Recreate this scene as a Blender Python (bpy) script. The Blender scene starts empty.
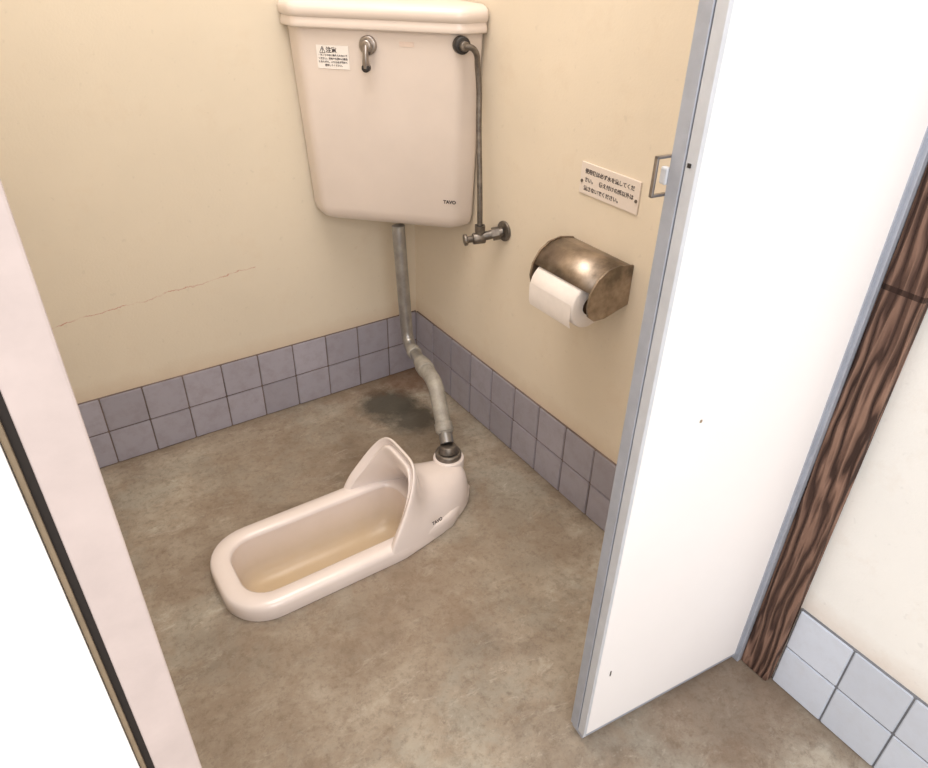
import bpy, bmesh, math, random
from mathutils import Vector, Matrix, noise as mnoise
random.seed(3)
S=bpy.context.scene
COL=S.collection
# ------------------------------------------------------------ materials
def lin(c):
    return tuple(((x/255)/12.92 if x/255<=.04045 else ((x/255+.055)/1.055)**2.4) for x in c)+(1,)
class MB:
    def __init__(s,name,rough=.6,metal=0.,spec=.5):
        s.m=bpy.data.materials.new(name); s.m.use_nodes=True
        s.t=s.m.node_tree; s.b=s.t.nodes['Principled BSDF']
        s.b.inputs['Roughness'].default_value=rough; s.b.inputs['Metallic'].default_value=metal
        s.b.inputs['Specular IOR Level'].default_value=spec
        s.tc=s.t.nodes.new('ShaderNodeTexCoord').outputs['Object']
    def N(s,typ,**k):
        n=s.t.nodes.new(typ)
        for a,b in k.items(): setattr(n,a,b)
        return n
    def L(s,a,b): s.t.links.new(a,b)
    def map(s,scale=(1,1,1),loc=(0,0,0),rot=(0,0,0)):
        n=s.N('ShaderNodeMapping'); n.inputs['Scale'].default_value=scale; n.inputs['Location'].default_value=loc; n.inputs['Rotation'].default_value=rot
        s.L(s.tc,n.inputs['Vector']); return n.outputs[0]
    def noise(s,scale,detail=4,rough=.55,vec=None,dist=0):
        n=s.N('ShaderNodeTexNoise'); n.inputs['Scale'].default_value=scale; n.inputs['Detail'].default_value=detail
        n.inputs['Roughness'].default_value=rough; n.inputs['Distortion'].default_value=dist
        s.L(vec or s.tc,n.inputs['Vector']); return n.outputs['Fac']
    def ramp(s,fac,stops,interp='LINEAR'):
        n=s.N('ShaderNodeValToRGB'); n.color_ramp.interpolation=interp
        e=n.color_ramp.elements
        while len(e)<len(stops): e.new(.5)
        for i,(p,c) in enumerate(stops):
            e[i].position=p; e[i].color=c if len(c)==4 else tuple(c)+(1,)
        s.L(fac,n.inputs['Fac']); return n.outputs['Color']
    def mix(s,fac,a,b,mode='MIX'):
        n=s.N('ShaderNodeMix',data_type='RGBA',blend_type=mode)
        for sock,v in ((n.inputs[0],fac),(n.inputs[6],a),(n.inputs[7],b)):
            if hasattr(v,'links'): s.L(v,sock)
            else: sock.default_value=v
        return n.outputs[2]
    def math(s,op,a,b=0.,c=None):
        n=s.N('ShaderNodeMath',operation=op)
        for i,v in enumerate((a,b) if c is None else (a,b,c)):
            if hasattr(v,'links'): s.L(v,n.inputs[i])
            else: n.inputs[i].default_value=v
        return n.outputs[0]
    def color(s,v):
        if hasattr(v,'links'): s.L(v,s.b.inputs['Base Color'])
        else: s.b.inputs['Base Color'].default_value=v
    def bump(s,h,strength=.3,dist=.002):
        n=s.N('ShaderNodeBump'); n.inputs['Strength'].default_value=strength; n.inputs['Distance'].default_value=dist
        s.L(h,n.inputs['Height']); s.L(n.outputs[0],s.b.inputs['Normal'])
G=lambda v:(v,v,v,1)

def mat_plaster(name,rgb,crack=False):
    m=MB(name,.8,spec=.2)
    base=lin(rgb); dk=tuple(x*.92 for x in base[:3])+(1,)
    c=m.mix(m.ramp(m.noise(2.2,5),[(.35,G(0)),(.7,G(1))]),dk,base)
    sp=m.ramp(m.noise(60,2),[(.66,G(0)),(.74,G(1))])
    c=m.mix(m.math('MULTIPLY',sp,.2),c,tuple(x*.65 for x in base[:3])+(1,))
    grime=m.ramp(m.noise(9,6,.7),[(.55,G(0)),(.8,G(1))])
    c=m.mix(m.math('MULTIPLY',grime,.22),c,lin((200,174,146)))
    sx=m.N('ShaderNodeSeparateXYZ'); m.L(m.tc,sx.inputs[0])
    # dust gathered just above the tiles
    k=m.ramp(m.math('ADD',m.math('SUBTRACT',sx.outputs[2],.2),m.math('MULTIPLY',m.math('SUBTRACT',m.noise(16,6,.7),.5),.06)),[(.0,G(1)),(.05,G(0))])
    c=m.mix(m.math('MULTIPLY',k,.3),c,lin((188,156,128)))
    if crack:
        w=m.math('MULTIPLY',m.math('SUBTRACT',m.noise(14,5,.7),.5),.035)
        line=m.math('ADD',m.math('MULTIPLY_ADD',sx.outputs[0],.08,.455+.03),w)
        d=m.math('ABSOLUTE',m.math('SUBTRACT',sx.outputs[2],line))
        k=m.math('LESS_THAN',d,.0011)
        k=m.math('MULTIPLY',k,m.math('LESS_THAN',sx.outputs[0],-.47))
        k=m.math('MULTIPLY',k,m.ramp(m.noise(25,2),[(.38,G(.2)),(.55,G(1))]))
        c=m.mix(m.math('MULTIPLY',k,.6),c,lin((182,108,88)))
        ch=m.math('MULTIPLY',m.ramp(m.noise(40,5,.7),[(.62,G(0)),(.68,G(1))]),m.ramp(d,[(.0,G(1)),(.06,G(0))]))
        c=m.mix(m.math('MULTIPLY',ch,.2),c,lin((190,150,118)))
    m.color(c)
    m.bump(m.noise(190,3,.6),.25,.0015)
    return m.m
M_wall=mat_plaster('plaster_cream',(221,209,189),True)
M_wallR=mat_plaster('plaster_cream_side',(229,216,196))
M_wallO=mat_plaster('plaster_outside',(242,240,235))
def mat_floor():
    m=MB('worn_concrete',.9,spec=.12)
    v=m.map((1,1.15,1),rot=(0,0,.6))
    a=m.noise(2.6,9,.66,v,.2); b=m.noise(8,9,.74,v,.3); f=m.noise(60,6,.8); g=m.noise(4.4,9,.74,m.map(loc=(3,1,0)),.4)
    h=m.noise(24,8,.8,m.map(loc=(1,7,0)),.3)
    c=m.ramp(a,[(.32,lin((120,108,96))),(.44,lin((156,144,129))),(.56,lin((173,162,146))),(.68,lin((190,181,166)))])
    c=m.mix(m.math('MULTIPLY',m.ramp(b,[(.46,G(0)),(.57,G(1))]),.48),c,lin((138,121,104)))
    c=m.mix(m.math('MULTIPLY',m.ramp(g,[(.50,G(0)),(.59,G(1))]),.45),c,lin((156,153,142)))
    c=m.mix(m.math('MULTIPLY',m.ramp(h,[(.53,G(0)),(.61,G(1))]),.30),c,lin((112,98,84)))
    c=m.mix(m.math('MULTIPLY',m.ramp(f,[(.37,G(1)),(.50,G(0))]),.40),c,lin((108,96,84)))
    sc=m.ramp(m.noise(15,10,.85,m.map((.8,1.8,1),rot=(0,0,.9)),.6),[(.55,G(0)),(.62,G(1))])
    c=m.mix(m.math('MULTIPLY',sc,.32),c,lin((202,195,181)))
    def blob(x,y,r,amt,col,c):
        n=m.N('ShaderNodeVectorMath',operation='DISTANCE'); 
        m.L(m.tc,n.inputs[0]); n.inputs[1].default_value=(x,y,0)
        d=m.math('ADD',n.outputs['Value'],m.math('MULTIPLY',m.math('SUBTRACT',m.noise(14,6,.7),.5),r*1.2))
        k=m.ramp(m.math('DIVIDE',d,r),[(.5,G(1)),(1.05,G(0))])
        return m.mix(m.math('MULTIPLY',k,amt),c,lin(col))
    c=blob(-.30,-.25,.28,.36,(118,101,85),c)
    c=blob(-.62,-.25,.25,.34,(126,108,91),c)
    c=blob(-.15,-.35,.14,.45,(110,98,84),c)
    c=blob(-.185,-.145,.108,.88,(76,73,66),c)
    c=blob(-.155,-.245,.090,.85,(80,76,69),c)
    c=blob(-.06,-.05,.11,.6,(112,76,55),c)
    c=blob(-.18,-.02,.08,.55,(104,81,63),c)
    c=blob(-.30,-.02,.06,.4,(116,92,71),c)
    c=blob(-.5,-.78,.24,.36,(130,110,92),c)
    c=blob(-.22,-.80,.22,.36,(128,110,92),c)
    c=blob(-.80,-.85,.26,.42,(118,101,85),c)
    c=blob(-.86,-.45,.16,.38,(118,100,84),c)
    c=blob(-.12,-1.30,.18,.5,(108,84,67),c)
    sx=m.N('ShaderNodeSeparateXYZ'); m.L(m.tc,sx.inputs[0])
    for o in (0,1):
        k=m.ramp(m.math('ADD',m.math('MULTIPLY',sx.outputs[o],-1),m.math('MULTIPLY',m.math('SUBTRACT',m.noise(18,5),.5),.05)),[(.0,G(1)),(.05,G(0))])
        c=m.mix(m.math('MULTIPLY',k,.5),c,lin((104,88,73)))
    m.color(c)
    m.bump(m.math('ADD',b,m.math('MULTIPLY',f,.6)),.45,.004)
    return m.m
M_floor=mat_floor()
def mat_tile(name,rgb,rough=.3,dirt=.3):
    m=MB(name,rough,spec=.5)
    g=m.N('ShaderNodeNewGeometry')
    base=lin(rgb)
    c=m.mix(g.outputs['Random Per Island'],tuple(x*.86 for x in base[:3])+(1,),tuple(min(1,x*1.08) for x in base[:3])+(1,))
    c=m.mix(m.math('MULTIPLY',m.ramp(m.noise(26,6,.75),[(.46,G(0)),(.7,G(1))]),dirt),c,tuple(x*y for x,y in zip(base[:3],(.70,.64,.58)))+(1,))
    m.color(c); return m.m
M_tile=mat_tile('lilac_tile',(164,160,170),.35,.45)
M_tileO=mat_tile('pale_blue_tile_daylit',(210,217,229),.3,.2)  # base carries the paler bluish glaze plus daylight painted in
def flat(name,rgb,rough=.6,metal=0,var=.0,scale=8,spec=.5):
    m=MB(name,rough,metal,spec); base=lin(rgb)
    if var:
        m.color(m.mix(m.ramp(m.noise(scale,5,.65),[(.35,G(0)),(.7,G(1))]),tuple(x*(1-var) for x in base[:3])+(1,),base))
    else: m.color(base)
    return m.m
M_grout=flat('grout_dark',(130,114,106),.9,var=.4)
M_groutO=flat('grout_outside',(130,132,138),.9,var=.3)
M_wallB=flat('partition_board',(232,224,212),.6,var=.08)
def mat_ceramic(name,rgb,rough=.22):
    m=MB(name,rough,spec=.5)
    base=lin(rgb)
    c=m.mix(m.ramp(m.noise(6,4),[(.35,G(0)),(.7,G(1))]),tuple(x*.93 for x in base[:3])+(1,),base)
    m.color(c); m.b.inputs['Coat Weight'].default_value=.25; m.b.inputs['Coat Roughness'].default_value=.1
    return m.m
M_cer=mat_ceramic('pan_ceramic',(231,219,213))
def mat_bowl():
    m=MB('stained_bowl_ceramic',.3)
    sx=m.N('ShaderNodeSeparateXYZ'); m.L(m.tc,sx.inputs[0])
    h=m.math('ADD',sx.outputs[2],m.math('MULTIPLY',m.math('SUBTRACT',m.noise(16,4),.5),.04))
    r=m.ramp(m.math('MULTIPLY_ADD',h,8,.75),[(.1,lin((206,184,152))),(.4,lin((212,196,178))),(.95,lin((228,214,206)))])
    m.color(r); return m.m
M_bowl=mat_bowl()
M_cert=mat_ceramic('tank_ceramic',(226,213,203),.28)
M_chrome=flat('worn_chrome',(178,170,165),.28,1,var=.3,scale=40)
M_dirtychrome=flat('tarnished_steel',(190,174,158),.42,1,var=.65,scale=16)
M_pipe=flat('grey_pipe_metal',(172,170,168),.35,.8,var=.3,scale=30)
M_wrap=flat('corroded_pipe',(172,167,158),.6,.3,var=.35,scale=35)
M_brass=flat('dull_brass_fitting',(140,132,124),.42,.8,var=.5,scale=60)
M_dark=flat('black_plastic',(42,38,36),.5)
M_white=flat('sticker_white',(238,232,226),.55)
M_plate=flat('sign_plate',(226,214,204),.5)
M_ink=flat('ink_dark',(52,44,48),.6)
M_paper=flat('toilet_paper_white',(240,232,226),.95,var=.05,scale=60)
M_card=flat('cardboard_core',(150,120,90),.9)
M_alu=flat('aluminium_trim',(180,185,196),.5,.35,var=.15,scale=25)
M_alu2=flat('aluminium_trim_light',(205,208,214),.5,.2,var=.1,scale=25)
M_door=flat('door_laminate_white',(240,236,235),.45,var=.03,scale=3)
M_doorin=flat('door_inner_cream',(225,216,206),.5,var=.05)
M_jamb=flat('jamb_pale_pink',(204,189,184),.6,var=.12,scale=14)
M_panel=flat('outer_panel_white',(245,242,240),.5,var=.03,scale=3)
M_gap=flat('gap_shade_dark',(46,40,36),.8)  # dark colour paints the shade inside narrow gaps
M_tan=flat('tan_edge_wood',(150,132,108),.7,var=.3,scale=20)
def mat_wood():
    m=MB('weathered_brown_wood',.75,spec=.2)
    v=m.map((1,1,.13))
    n=m.N('ShaderNodeTexWave',wave_type='BANDS',bands_direction='Y',wave_profile='SIN')
    n.inputs['Scale'].default_value=18; n.inputs['Distortion'].default_value=12; n.inputs['Detail'].default_value=2; n.inputs['Detail Scale'].default_value=1.9
    m.L(v,n.inputs['Vector'])
    c=m.ramp(n.outputs['Fac'],[(.06,lin((60,44,38))),(.24,lin((110,84,72))),(.8,lin((140,110,94)))])
    c=m.mix(m.math('MULTIPLY',m.ramp(m.noise(5,5),[(.42,G(0)),(.58,G(1))]),.3),c,lin((96,72,62)))
    sx=m.N('ShaderNodeSeparateXYZ'); m.L(m.tc,sx.inputs[0])
    k=m.math('LESS_THAN',m.math('ABSOLUTE',m.math('SUBTRACT',sx.outputs[2],.80)),.004)
    c=m.mix(m.math('MULTIPLY',k,.8),c,lin((50,34,28)))
    m.color(c); m.bump(n.outputs['Fac'],1.0,.008); return m.m
M_wood=mat_wood()
# ------------------------------------------------------------ mesh helpers
def obj(name,me,mat,parent=None,smooth=False):
    o=bpy.data.objects.new(name,me); COL.objects.link(o)
    if mat: me.materials.append(mat)
    if smooth:
        for p in me.polygons: p.use_smooth=True
    if parent: o.parent=parent
    return o
def empty(name):
    e=bpy.data.objects.new(name,None); e.empty_display_size=.05; COL.objects.link(e); return e
def frombm(name,bm,mat,parent=None,smooth=False):
    bmesh.ops.recalc_face_normals(bm,faces=bm.faces)
    me=bpy.data.meshes.new(name); bm.to_mesh(me); bm.free(); return obj(name,me,mat,parent,smooth)
def addbox(bm,a,b):
    vs=[bm.verts.new((x,y,z)) for x in (a[0],b[0]) for y in (a[1],b[1]) for z in (a[2],b[2])]
    for f in ((0,1,3,2),(4,6,7,5),(0,4,5,1),(2,3,7,6),(0,2,6,4),(1,5,7,3)): bm.faces.new([vs[i] for i in f])
    return vs
def box(name,a,b,mat,parent=None,bev=0,seg=2):
    bm=bmesh.new(); addbox(bm,a,b)
    if bev: bmesh.ops.bevel(bm,geom=bm.edges[:],offset=bev,segments=seg,affect='EDGES',profile=.5)
    return frombm(name,bm,mat,parent)
def autosmooth(o,ang=40):
    for p in o.data.polygons: p.use_smooth=True
    try: o.data.set_sharp_from_angle(angle=math.radians(ang))
    except Exception: pass
def loft(name,loops,mat,parent=None,cap0=True,cap1=True,closed=True,smooth=True,ang=50):
    bm=bmesh.new(); R=[[bm.verts.new(p) for p in L] for L in loops]; n=len(loops[0])
    for a,b in zip(R,R[1:]):
        for i in range(n if closed else n-1):
            j=(i+1)%n; bm.faces.new((a[i],a[j],b[j],b[i]))
    if cap0: bm.faces.new(R[0][::-1])
    if cap1: bm.faces.new(R[-1])
    o=frombm(name,bm,mat,parent)
    if smooth: autosmooth(o,ang)
    return o
def rpoly(pts,rad,n=8):
    out=[];m=len(pts)
    for i in range(m):
        p=Vector(pts[i]);a=(Vector(pts[i-1])-p).normalized();b=(Vector(pts[(i+1)%m])-p).normalized();r=rad[i]
        if r<=0: out+= [p.copy()]*1; continue
        ang=a.angle(b); t=r/math.tan(ang/2); c=p+(a+b).normalized()*(r/math.sin(ang/2))
        s=p+a*t;e=p+b*t; va=s-c;vb=e-c
        tot=math.atan2(va.x*vb.y-va.y*vb.x,va.dot(vb))
        for k in range(n+1):
            q=tot*k/n; out.append(c+Vector((va.x*math.cos(q)-va.y*math.sin(q),va.x*math.sin(q)+va.y*math.cos(q))))
    return out
def cyl(name,p0,p1,r,mat,parent=None,r1=None,n=28,bev=0):
    p0=Vector(p0);p1=Vector(p1);d=(p1-p0);q=d.to_track_quat('Z','Y'); L=d.length; r1=r if r1 is None else r1
    prof=[(r,0),(r1,L)] if not bev else [(r-bev,0),(r-bev*.3,bev*.3),(r,bev),(r1,L-bev),(r1-bev*.3,L-bev*.3),(r1-bev,L)]
    loops=[[p0+q@Vector((rr*math.cos(2*math.pi*i/n),rr*math.sin(2*math.pi*i/n),z)) for i in range(n)] for rr,z in prof]
    return loft(name,loops,mat,parent)
def tube(name,pts,r,mat,parent=None,smoothpts=True,radii=None,res=12):
    cu=bpy.data.curves.new(name,'CURVE'); cu.dimensions='3D'; cu.bevel_depth=r; cu.bevel_resolution=5; cu.resolution_u=res; cu.use_fill_caps=True
    sp=cu.splines.new('BEZIER' if smoothpts else 'POLY')
    if smoothpts:
        sp.bezier_points.add(len(pts)-1)
        for b,p in zip(sp.bezier_points,pts): b.co=p; b.handle_left_type=b.handle_right_type='AUTO'
        if radii:
            for b,q in zip(sp.bezier_points,radii): b.radius=q
    else:
        sp.points.add(len(pts)-1)
        for i,(b,p) in enumerate(zip(sp.points,pts)): b.co=(*p,1); b.radius=radii[i] if radii else 1
    o=bpy.data.objects.new(name,cu); COL.objects.link(o); cu.materials.append(mat)
    dg=bpy.context.evaluated_depsgraph_get(); me=bpy.data.meshes.new_from_object(o.evaluated_get(dg))
    bpy.data.objects.remove(o)
    for p in me.polygons: p.use_smooth=True
    me.materials.clear()
    return obj(name,me,mat,parent)
def bendpath(pts,rad,n=8):
    out=[Vector(pts[0])]
    for i in range(1,len(pts)-1):
        p=Vector(pts[i]);a=(Vector(pts[i-1])-p).normalized();b=(Vector(pts[i+1])-p).normalized()
        s=p+a*rad;e=p+b*rad
        for k in range(n+1):
            t=k/n; out.append(s*(1-t)**2+p*2*t*(1-t)+e*t*t)
    out.append(Vector(pts[-1])); return out
def text(name,body,size,mat,origin,X,Y,parent,align='LEFT',ex=.0001,bold=0):
    cu=bpy.data.curves.new(name,'FONT'); cu.body=body; cu.size=size; cu.extrude=ex; cu.align_x=align; cu.offset=bold
    cu.materials.append(mat)
    o=bpy.data.objects.new(name,cu); COL.objects.link(o)
    X=Vector(X).normalized();Y=Vector(Y).normalized();Z=X.cross(Y)
    M=Matrix.Identity(4)
    for i in range(3): M[i][0]=X[i];M[i][1]=Y[i];M[i][2]=Z[i];M[i][3]=origin[i]
    o.matrix_world=M
    if parent: o.parent=parent
    return o
# ------------------------------------------------------------ room shell
H=2.3
YC=-.572
def toilet_outline(z,ins=0,xr=-.200):
    pts=[(-.82+ins,YC-.127+ins),(-.44,YC-.127+ins),(-.30,YC-.10+ins),(xr-ins,YC-.035),(xr-ins,YC+.035),(-.30,YC+.10-ins),(-.44,YC+.127-ins),(-.82+ins,YC+.127-ins)]
    return [Vector((p.x,p.y,z)) for p in rpoly(pts,[.092-ins*.7,.08,.08,.03,.03,.08,.08,.092-ins*.7],8)]
def inner_outline(z,ins=0):
    pts=[(-.776+ins,YC-.085+ins),(-.36-ins,YC-.083+ins),(-.36-ins,YC+.083-ins),(-.776+ins,YC+.085-ins)]
    return [Vector((p.x,p.y,z)) for p in rpoly(pts,[.055-ins*.5,.04,.04,.055-ins*.5],17)]
bm=bmesh.new()
def ring(pts): 
    v=[bm.verts.new(p) for p in pts]; return [bm.edges.new((v[i],v[(i+1)%len(v)])) for i in range(len(v))]
e=ring([(-2.4,-3.6,0),(.1,-3.6,0),(.1,.1,0),(-2.4,.1,0)])
e+=ring([(p.x,p.y,0) for p in inner_outline(0,-.015)])
bmesh.ops.triangle_fill(bm,edges=e,use_beauty=True)
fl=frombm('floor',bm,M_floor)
if fl.data.polygons[0].normal.z<0:
    fl.data.flip_normals()
box('wall_back',(-2.4,0,-.0),(.1,.1,H),M_wall)
box('wall_right',(0,-1.33,0),(.1,0,H),M_wallR)
box('wall_entry_right',(0,-3.6,0),(.1,-1.33,H),M_wallO)
box('wall_left',(-1.01,-1.2,0),(-.975,0,H),M_wallB)
box('ceiling',(-2.4,-1.35,H),(.1,.1,H+.05),M_wallB)
def tiles(name,axis,lo,hi,tm,gm,off0=0):
    bm=bmesh.new(); s=.1; g=.0016; t=.007
    n=int(round((hi-lo)/s+.49))
    for k in range(n):
        u0=hi-off0-(k+1)*s+g; u1=hi-off0-k*s-g
        u0=max(u0,lo)
        if u1<=u0+.004: continue
        for r in range(2):
            z0=r*.1+g; z1=(r+1)*.1-g
            b2=bmesh.new()
            j=random.uniform(-.0006,.0006)
            if axis=='x': addbox(b2,(u0,-t+j,z0),(u1,0,z1))
            else: addbox(b2,(-t+j,u0,z0),(0,u1,z1))
            bmesh.ops.bevel(b2,geom=b2.edges[:],offset=.0016,segments=2,affect='EDGES')
            tmp=bpy.data.meshes.new('t'); b2.to_mesh(tmp); b2.free(); bm.from_mesh(tmp); bpy.data.meshes.remove(tmp)
    E=empty(name)
    frombm('tiles',bm,tm,E)
    if axis=='x': box('grout',(lo,-.004,0),(hi,0,.2),gm,E)
    else: box('grout',(-.004,lo,0),(0,hi,.2),gm,E)
tiles('baseboard_back','x',-.974,-.004,M_tile,M_grout)
tiles('baseboard_right','y',-1.27,-.008,M_tile,M_grout)
tiles('baseboard_entry_right','y',-3.5,-1.335,M_tileO,M_groutO)
# ------------------------------------------------------------ wood door post
E=empty('trim_door_post')
box('post',(-.022,-1.333,0),(.0,-1.275,H),M_wood,E,.004)
box('hinge_strip',(-.03,-1.275,0),(.0,-1.262,H),M_alu,E,.001)
# ------------------------------------------------------------ door (bottom rail, trims, latch)
D=empty('door_1')
hx,hy=-.03,-1.268; fx,fy=-.394,-1.232
dv=Vector((fx-hx,fy-hy,0)); W=dv.length; dv.normalize(); nv=Vector((-dv.y,dv.x,0))
if nv.y<0: nv=-nv
def dbox(name,u0,u1,t0,t1,z0,z1,mat,bev=0):
    o=box(name,(u0,t0,z0),(u1,t1,z1),mat,None,bev)
    M=Matrix.Identity(4)
    for i in range(3): M[i][0]=dv[i];M[i][1]=nv[i];M[i][3]=(hx,hy,0)[i]
    o.data.transform(M); 
    bm=bmesh.new();bm.from_mesh(o.data);bmesh.ops.recalc_face_normals(bm,faces=bm.faces);bm.to_mesh(o.data);bm.free()
    o.parent=D; return o
z0=.018
dbox('panel',0.004,W-.004,0,.028,z0+.004,1.95,M_door)
dbox('inner_skin',0.004,W-.006,.028,.031,z0+.004,1.95,M_doorin)
dbox('edge_trim_outer',W-.006,W,-.0015,.014,z0,1.952,M_alu2,.001)
dbox('edge_trim_seam',W-.006,W-.002,.014,.0155,z0,1.952,M_gap)
dbox('edge_trim_inner',W-.006,W+.001,.0155,.034,z0,1.952,M_alu,.001)
dbox('bottom_trim',0,W,.001,.03,z0-.006,z0+.004,M_alu,.001)
dbox('hinge_trim',-.002,.006,-.0015,.03,z0,1.95,M_alu,.001)
def ringframe(name,u0,u1,za,zb,t0,t1,w,mat):
    bits=[(u0,u1,za,za+w),(u0,u1,zb-w,zb),(u0,u0+w,za,zb),(u1-w,u1,za,zb)]
    for i,(a,b,c,d) in enumerate(bits): dbox(name+'_%d'%i,a,b,t0,t1,c,d,mat,.0008)
ringframe('latch_ring',W-.012,W+.018,.959,1.001,.034,.039,.003,M_chrome)
dbox('latch_stop',W-.004,W+.003,.034,.044,.970,.988,M_alu2,.002)
dbox('screw_upper',W-.004,W+.0015,.006,.010,.995,.999,M_dark)
dbox('scuff',W-.035,W-.033,-.0008,.002,.17,.182,M_dark)
dbox('screw_mark',W-.1,W-.0965,-.0008,.002,.66,.664,M_tan)
# ------------------------------------------------------------ left jamb and partition
J=empty('trim_left_jamb')
box('jamb_board',(-.9945,-1.245,0),(-.959,-1.2,H),M_jamb,J,.002)
box('dark_gap',(-1.0005,-1.238,0),(-.9945,-1.2,H),M_gap,J)  # solid strip, its dark colour stands for shade in an open gap
box('tan_edge',(-1.0045,-1.243,0),(-1.0005,-1.2,H),M_tan,J,.001)
box('wall_entry_left',(-2.4,-1.247,0),(-1.005,-1.2,H),M_panel)
# ------------------------------------------------------------ corner tank
T=empty('corner_toilet_tank')
def tankplan(a,b,z,r=.035):
    g=.004
    p=rpoly([(-g,-g),(-a,-g),(-a,-b),(-b,-a),(-g,-a)],[.004,.010,r,r,.010],6)
    return [Vector((q.x,q.y,z)) for q in p]
zt,zb=1.01,.556
def ab(z):
    t=(z-zb)/(zt-zb); return .296+.026*t,.058+.008*t
L=[]
for z,ins in ((zb,.040),(zb+.003,.026),(zb+.010,.012),(zb+.022,.004),(zb+.04,0),(.8,0),(1.0,0),(zt+.005,0)):
    a,b=ab(z); L.append(tankplan(a-ins,b-ins*.3,z))
loft('tank_body',L,M_cert,T,ang=60)
L=[tankplan(.336-i,.071-i*.4,z,.038) for z,i in ((1.000,.008),(1.000,.001),(1.003,-.001),(1.012,.000),(1.020,.002),(1.024,-.003),(1.038,-.004),(1.045,.0),(1.050,.008),(1.053,.02))]
loft('tank_lid',L,M_cert,T,ang=60)
u45=Vector((1,-1,0)).normalized(); n45=Vector((-1,-1,0)).normalized()
def front(u,z,out=0):
    a,b=ab(z); c=Vector((-(a+b)/2,-(a+b)/2,z)); return c+u45*u+n45*out
up45=(front(0,1)-front(0,.65)).normalized()
hu=-.021
cyl('handle_boss',front(hu,.970,-.002),front(hu,.970,.010),.0195,M_chrome,T,bev=.003)
cyl('handle_hub',front(hu,.970,.010),front(hu,.970,.024),.013,M_chrome,T,bev=.003)
tube('handle_lever',[front(hu,.972,.020),front(hu,.952,.025),front(hu-.001,.928,.023)],.0070,M_chrome,T,radii=[.9,.9,1.25])
cyl('lever_tip',front(hu-.001,.9275,.014),front(hu-.001,.9275,.031),.0090,M_dark,T,bev=.003)
def plate(name,cu,z,w,h,out,mat):
    c=front(cu,z,out); vs=[c-u45*w/2-up45*h/2,c+u45*w/2-up45*h/2,c+u45*w/2+up45*h/2,c-u45*w/2+up45*h/2]
    bm=bmesh.new(); V=[bm.verts.new(v) for v in vs]; V2=[bm.verts.new(v+n45*.0006) for v in vs]
    bm.faces.new(V2)
    for i in range(4): bm.faces.new((V[i],V[(i+1)%4],V2[(i+1)%4],V2[i]))
    return frombm(name,bm,mat,T)
plate('warning_sticker',-.104,.942,.074,.048,.0006,M_white)
o0=front(-.104,.942,.0016)
text('sticker_heading','⚠注意',.0125,M_ink,o0-u45*.031+up45*.010,u45,up45,T,bold=.0003)
lines=['・タンクの中に物を入れないで','ください。故障や水漏れの原因','となります。ふたは必ず閉めて','　　　使用してください。']
for i,l in enumerate(lines):
    text('sticker_text_%d'%i,l,.0048,M_ink,o0-u45*.034+up45*(.0020-.0068*i),u45,up45,T,bold=.0001)
plate('faint_label',.064,.975,.032,.010,.0004,flat('faded_label',(222,203,190),.5))
text('maker_name','TAVO',.0115,M_ink,front(.141,.630,.0010),u45,up45,T,bold=.0004)
# ------------------------------------------------------------ supply hose + stop valve
V=empty('stop_valve_and_hose')
ip=Vector((-.066,-.3205,.980))
cyl('inlet_nut',ip+Vector((-.0,.001,0)),ip+Vector((-.005,-.020,0)),.0175,M_dark,V,n=6+18,bev=.003)
cyl('inlet_elbow',ip+Vector((-.005,-.018,0)),ip+Vector((-.007,-.032,0)),.010,M_brass,V,bev=.002)
vp=Vector((-.05,-.392,.575))
tube('braided_hose',[ip+Vector((-.006,-.028,0)),ip+Vector((.012,-.034,-.006)),Vector((-.038,-.348,.935)),Vector((-.040,-.362,.80)),Vector((-.048,-.384,.68)),vp+Vector((0,0,.02))],.0064,M_brass,V)
cyl('valve_flange',(0,-.423,.592),(-.006,-.423,.592),.024,M_brass,V,bev=.002)
cyl('wall_pipe',(-.004,-.421,.590),(-.05,-.393,.576),.0105,M_brass,V)
cyl('wall_nut',(-.012,-.418,.588),(-.026,-.409,.584),.0155,M_brass,V,n=6)
cyl('valve_body',vp+Vector((.012,-.006,0)),vp+Vector((-.016,.006,-.002)),.0135,M_brass,V,bev=.003)
cyl('valve_neck',vp+Vector((0,0,-.004)),vp+Vector((0,0,.03)),.0105,M_brass,V,bev=.002)
cyl('hose_nut',vp+Vector((0,0,.016)),vp+Vector((0,0,.030)),.0135,M_brass,V,n=6)
cyl('valve_handle_stem',vp+Vector((-.014,.005,-.002)),vp+Vector((-.03,.010,-.003)),.008,M_brass,V)
cyl('valve_handle',vp+Vector((-.028,.010,-.003)),vp+Vector((-.036,.013,-.004)),.0135,M_brass,V,bev=.002)
# ------------------------------------------------------------ flush pipe
P=empty('flush_pipe')
A=(-.150,-.178,.555);B=(-.142,-.196,.222);C=(-.201,-.436,.243);Dn=(-.2315,-.5395,.137)
pth=bendpath([A,B,C,Dn],.045)
tube('pipe',pth,.0165,M_pipe,P,smoothpts=False)
Av,Bv,Cv,Dv=map(Vector,(A,B,C,Dn))
tape=[Bv.lerp(Cv,.50)]+[p for p in bendpath([Bv.lerp(Cv,.5),C,Dn],.030)[1:-1]]+[Cv.lerp(Dv,.84)]
tube('elbow',tape,.0195,M_wrap,P,smoothpts=False)
cyl('union_collar',Bv.lerp(Cv,.20),Bv.lerp(Cv,.30),.0190,M_wrap,P,bev=.003)
cyl('elbow_collar_upper',Bv.lerp(Cv,.58),Bv.lerp(Cv,.72),.0225,M_wrap,P,bev=.003)
cyl('elbow_collar_lower',Cv.lerp(Dv,.66),Cv.lerp(Dv,.82),.0220,M_wrap,P,bev=.003)
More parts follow.
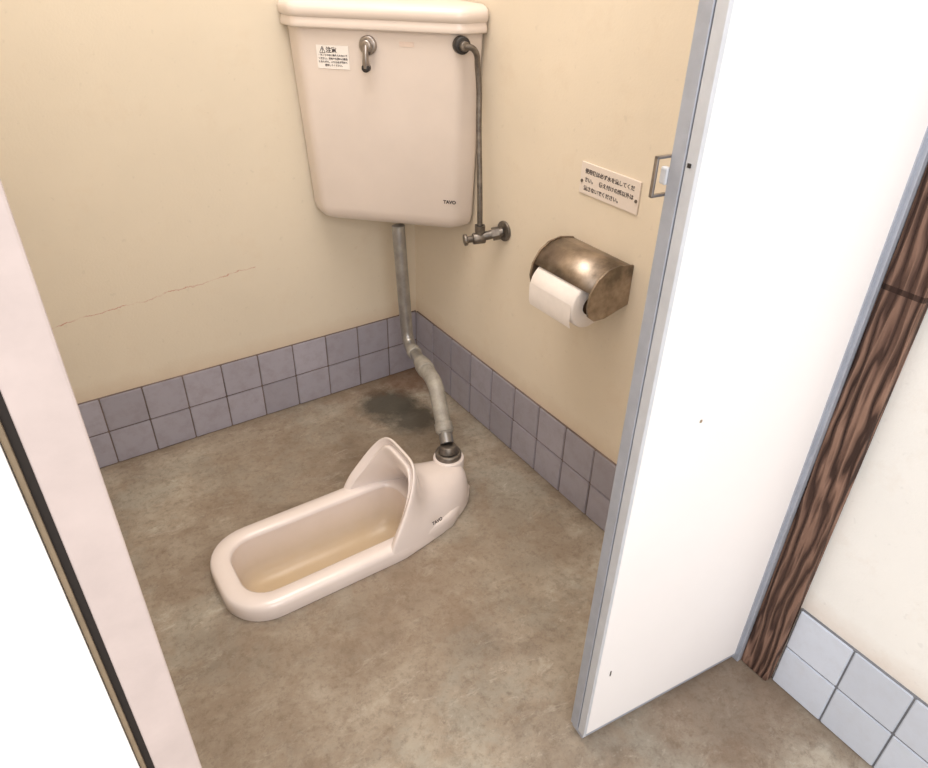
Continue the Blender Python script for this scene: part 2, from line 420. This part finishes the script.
# ------------------------------------------------------------ squat toilet
Q=empty('squat_toilet')
cyl('spud_nut',(-.233,-.548,.100),(-.233,-.548,.118),.032,M_brass,Q,n=30,bev=.004)
cyl('spud_cap',(-.233,-.548,.116),(-.232,-.545,.134),.026,M_brass,Q,r1=.021,bev=.003)
def morph(o_out,o_in,t,z):
    return [Vector((a.x*(1-t)+b.x*t,a.y*(1-t)+b.y*t,z)) for a,b in zip(o_out,o_in)]
NP=96
def resample(loop,n=NP):
    pts=[Vector((p.x,p.y)) for p in loop]; c=Vector((-.58,YC)); out=[]
    for k in range(n):
        a=2*math.pi*k/n; d=Vector((math.cos(a),math.sin(a))); best=None
        for i in range(len(pts)):
            p=pts[i];q=pts[(i+1)%len(pts)];e=q-p
            den=d.x*e.y-d.y*e.x
            if abs(den)<1e-12: continue
            w=p-c; t=(w.x*e.y-w.y*e.x)/den; s=(w.x*d.y-w.y*d.x)/den
            if t>0 and -1e-6<=s<=1+1e-6: best=t if best is None else min(best,t)
        out.append(c+d*best)
    return [Vector((p.x,p.y,0)) for p in out]
O=resample(toilet_outline(0)); I=resample(inner_outline(0))
def off(L,z): return [Vector((p.x,p.y,z)) for p in L]
rim=[off(resample(toilet_outline(0,.004)),-.004),off(O,.004),off(O,.028),morph(O,I,.04,.036),morph(O,I,.14,.0410),morph(O,I,.5,.0425),morph(O,I,.87,.0415),morph(O,I,.97,.038),off(I,.030)]
loft('rim',rim,M_cer,Q,cap0=False,cap1=False,ang=80)
bw=[off(I,.032),off(I,.02)]+[off(resample(inner_outline(0,k)),z) for z,k in ((.0,.002),(-.04,.007),(-.062,.014),(-.074,.028),(-.078,.048))]
loft('bowl',bw,M_bowl,Q,cap0=False,cap1=True,ang=80)
# hood stations: x, lean, half width, height, roundness, pinch
st=[(-.494,.112,.128,.200,.42,.36),(-.486,.110,.131,.205,.42,.36),(-.470,.101,.130,.198,.46,.36),(-.442,.078,.127,.164,.58,.32),(-.400,.048,.122,.130,.74,.26),(-.345,.020,.109,.111,.88,.2),(-.288,.004,.089,.104,.85,.15),(-.244,.0,.068,.100,.75,.12),(-.219,-.001,.048,.095,.75,.1),(-.206,-.003,.029,.080,.8,.1),(-.202,-.003,.010,.055,.9,.1)]
NA=41; loops=[]
for xs,lean,w,h,ex,pk in st:
    L=[]
    for i in range(NA):
        a=math.pi*i/(NA-1); c=math.cos(a); s=math.sin(a)
        y=YC-w*math.copysign(abs(c)**ex,c); z=-.004+(h+.004)*(s**ex)
        k=max(0,(z-.035)/max(h,.05)); y=YC+(y-YC)*(1-pk*k)
        q=max(0,(z-.03))/max(h-.03,.02)
        L.append(Vector((xs+lean*(q**.85),y,z)))
    loops.append(L)
bm=bmesh.new(); R=[[bm.verts.new(p) for p in L] for L in loops]
for a,b in zip(R,R[1:]):
    for i in range(NA-1): bm.faces.new((a[i],a[i+1],b[i+1],b[i]))
bm.faces.new(R[-1])
hood=frombm('hood',bm,M_cer,Q,True)
up=[p for p in hood.data.polygons if p.center.x<-.3 and abs(p.center.y-YC)<.02]
if up and sum(p.normal.z for p in up)<0: hood.data.flip_normals()
so=hood.modifiers.new('s','SOLIDIFY'); so.thickness=.022; so.offset=-1
su=hood.modifiers.new('u','SUBSURF'); su.levels=2; su.render_levels=2
cyl('spud_seat',(-.233,-.55,.07),(-.233,-.549,.104),.038,M_cer,Q,bev=.004)
text('maker_mark','TAVO',.011,M_ink,(-.368,YC-.1225,.062),(1,.20,0),(0,.3,1),Q,bold=.0004)
# ------------------------------------------------------------ paper holder
K=empty('toilet_paper_holder')
y0,y1=-.655,-.826
prof=[(-.001,.655),(-.035,.662),(-.065,.658),(-.088,.643),(-.102,.620)]
bm=bmesh.new()
rows=[[bm.verts.new((x,y,z)) for x,z in prof] for y in (y0,y1)]
for i in range(4): bm.faces.new((rows[0][i],rows[0][i+1],rows[1][i+1],rows[1][i]))
cov=frombm('cover',bm,M_dirtychrome,K,True)
so=cov.modifiers.new('s','SOLIDIFY'); so.thickness=.001
sp=[(-.001,.657),(-.035,.664),(-.066,.660),(-.090,.645),(-.105,.621),(-.110,.596),(-.104,.574),(-.088,.561),(-.060,.560),(-.030,.568),(-.001,.575)]
for nm,y in (('side_plate_far',y0),('side_plate_near',y1)):
    loft(nm,[[Vector((x,y+dy,z)) for x,z in sp] for dy in (.0,-.004)],M_dirtychrome,K,ang=50)
box('wall_plate',(-.004,y1,.575),(0,y0,.655),M_dirtychrome,K,.001)
cyl('spindle',(-.064,y0,.592),(-.064,y1,.592),.006,M_dark,K)
R_=empty('toilet_paper_roll')
ra,rb=-.668,-.800
n=40; cx,cz,rr=-.072,.578,.0475
def circ(r,y): return [Vector((cx+r*math.cos(2*math.pi*i/n),y,cz+r*math.sin(2*math.pi*i/n))) for i in range(n)]
loft('roll',[circ(.019,ra),circ(rr-.003,ra),circ(rr,ra-.003),circ(rr,rb+.003),circ(rr-.003,rb),circ(.019,rb)],M_paper,R_,cap0=False,cap1=False)
loft('core',[circ(.019,ra),circ(.019,rb)],M_card,R_,cap0=False,cap1=False)
bm=bmesh.new(); pr=[(cx-rr-.0008,cz+.01),(cx-rr-.001,cz-.01),(cx-rr+.0005,cz-.03),(cx-rr+.004,cz-.040)]
a=[bm.verts.new((x,ra-.003,z)) for x,z in pr]; b=[bm.verts.new((x,rb+.003,z)) for x,z in pr]
for i in range(3): bm.faces.new((a[i],a[i+1],b[i+1],b[i]))
frombm('loose_sheet',bm,M_paper,R_,True)
# ------------------------------------------------------------ notice plate on the wall
N_=empty('notice_sign')
ys,ye,za,zb_=-.660,-.818,.751,.812
box('plate',(-.003,ye,za),(0,ys,zb_),M_plate,N_,.001)
for i,l in enumerate(['使用後は必ず水を流してくだ','さい。　備え付けの紙以外は','流さないでください。']):
    text('notice_text_%d'%i,l,.0102,M_ink,(-.0034,ys-.0125,zb_-.019-.0165*i),(0,-1,0),(0,0,1),N_,bold=.0002)
for i,y in enumerate((ys-.006,ye+.006)):
    cyl('screw_%d'%i,(-.003,y,(za+zb_)/2-.006),(-.0045,y,(za+zb_)/2-.006),.0032,M_brass,N_,n=12)
# ------------------------------------------------------------ camera
Rm=[[0.83231,-0.55397,0.01928],[-0.28932,-0.46382,-0.83736],[0.47281,0.69137,-0.54632]]
cam=bpy.data.cameras.new('camera'); co=bpy.data.objects.new('camera',cam); COL.objects.link(co)
M=Matrix.Identity(4)
for i in range(3):
    M[i][0]=Rm[0][i]; M[i][1]=-Rm[1][i]; M[i][2]=-Rm[2][i]
M=M.to_3x3().to_quaternion().to_matrix().to_4x4(); M.translation=(-.9619,-1.6745,1.1888)
co.matrix_world=M; cam.sensor_fit='HORIZONTAL'; cam.sensor_width=36; cam.lens=702.4/928*36; cam.clip_start=.02
S.camera=co
# ------------------------------------------------------------ light
w=bpy.data.worlds.new('world'); S.world=w; w.use_nodes=True
bg=w.node_tree.nodes['Background']; bg.inputs[0].default_value=(1,.985,.985,1); bg.inputs[1].default_value=1.22
def area(name,loc,target,size,energy,col):
    l=bpy.data.lights.new(name,'AREA'); l.shape='RECTANGLE'; l.size=size[0]; l.size_y=size[1]; l.energy=energy; l.color=col
    o=bpy.data.objects.new(name,l); COL.objects.link(o); o.location=loc
    o.rotation_euler=(Vector(target)-Vector(loc)).to_track_quat('-Z','Y').to_euler(); return o
area('entrance_daylight',(-1.3,-3.3,1.9),(-.4,-.6,.5),(1.8,1.6),38,(1,.97,.96))
area('interior_fill',(-.55,-.65,2.24),(-.45,-.6,0),(.8,.9),17.5,(1,.96,.93))  # unseen fill light, added to brighten the stall interior
S.view_settings.view_transform='Standard'
S.view_settings.look='None'
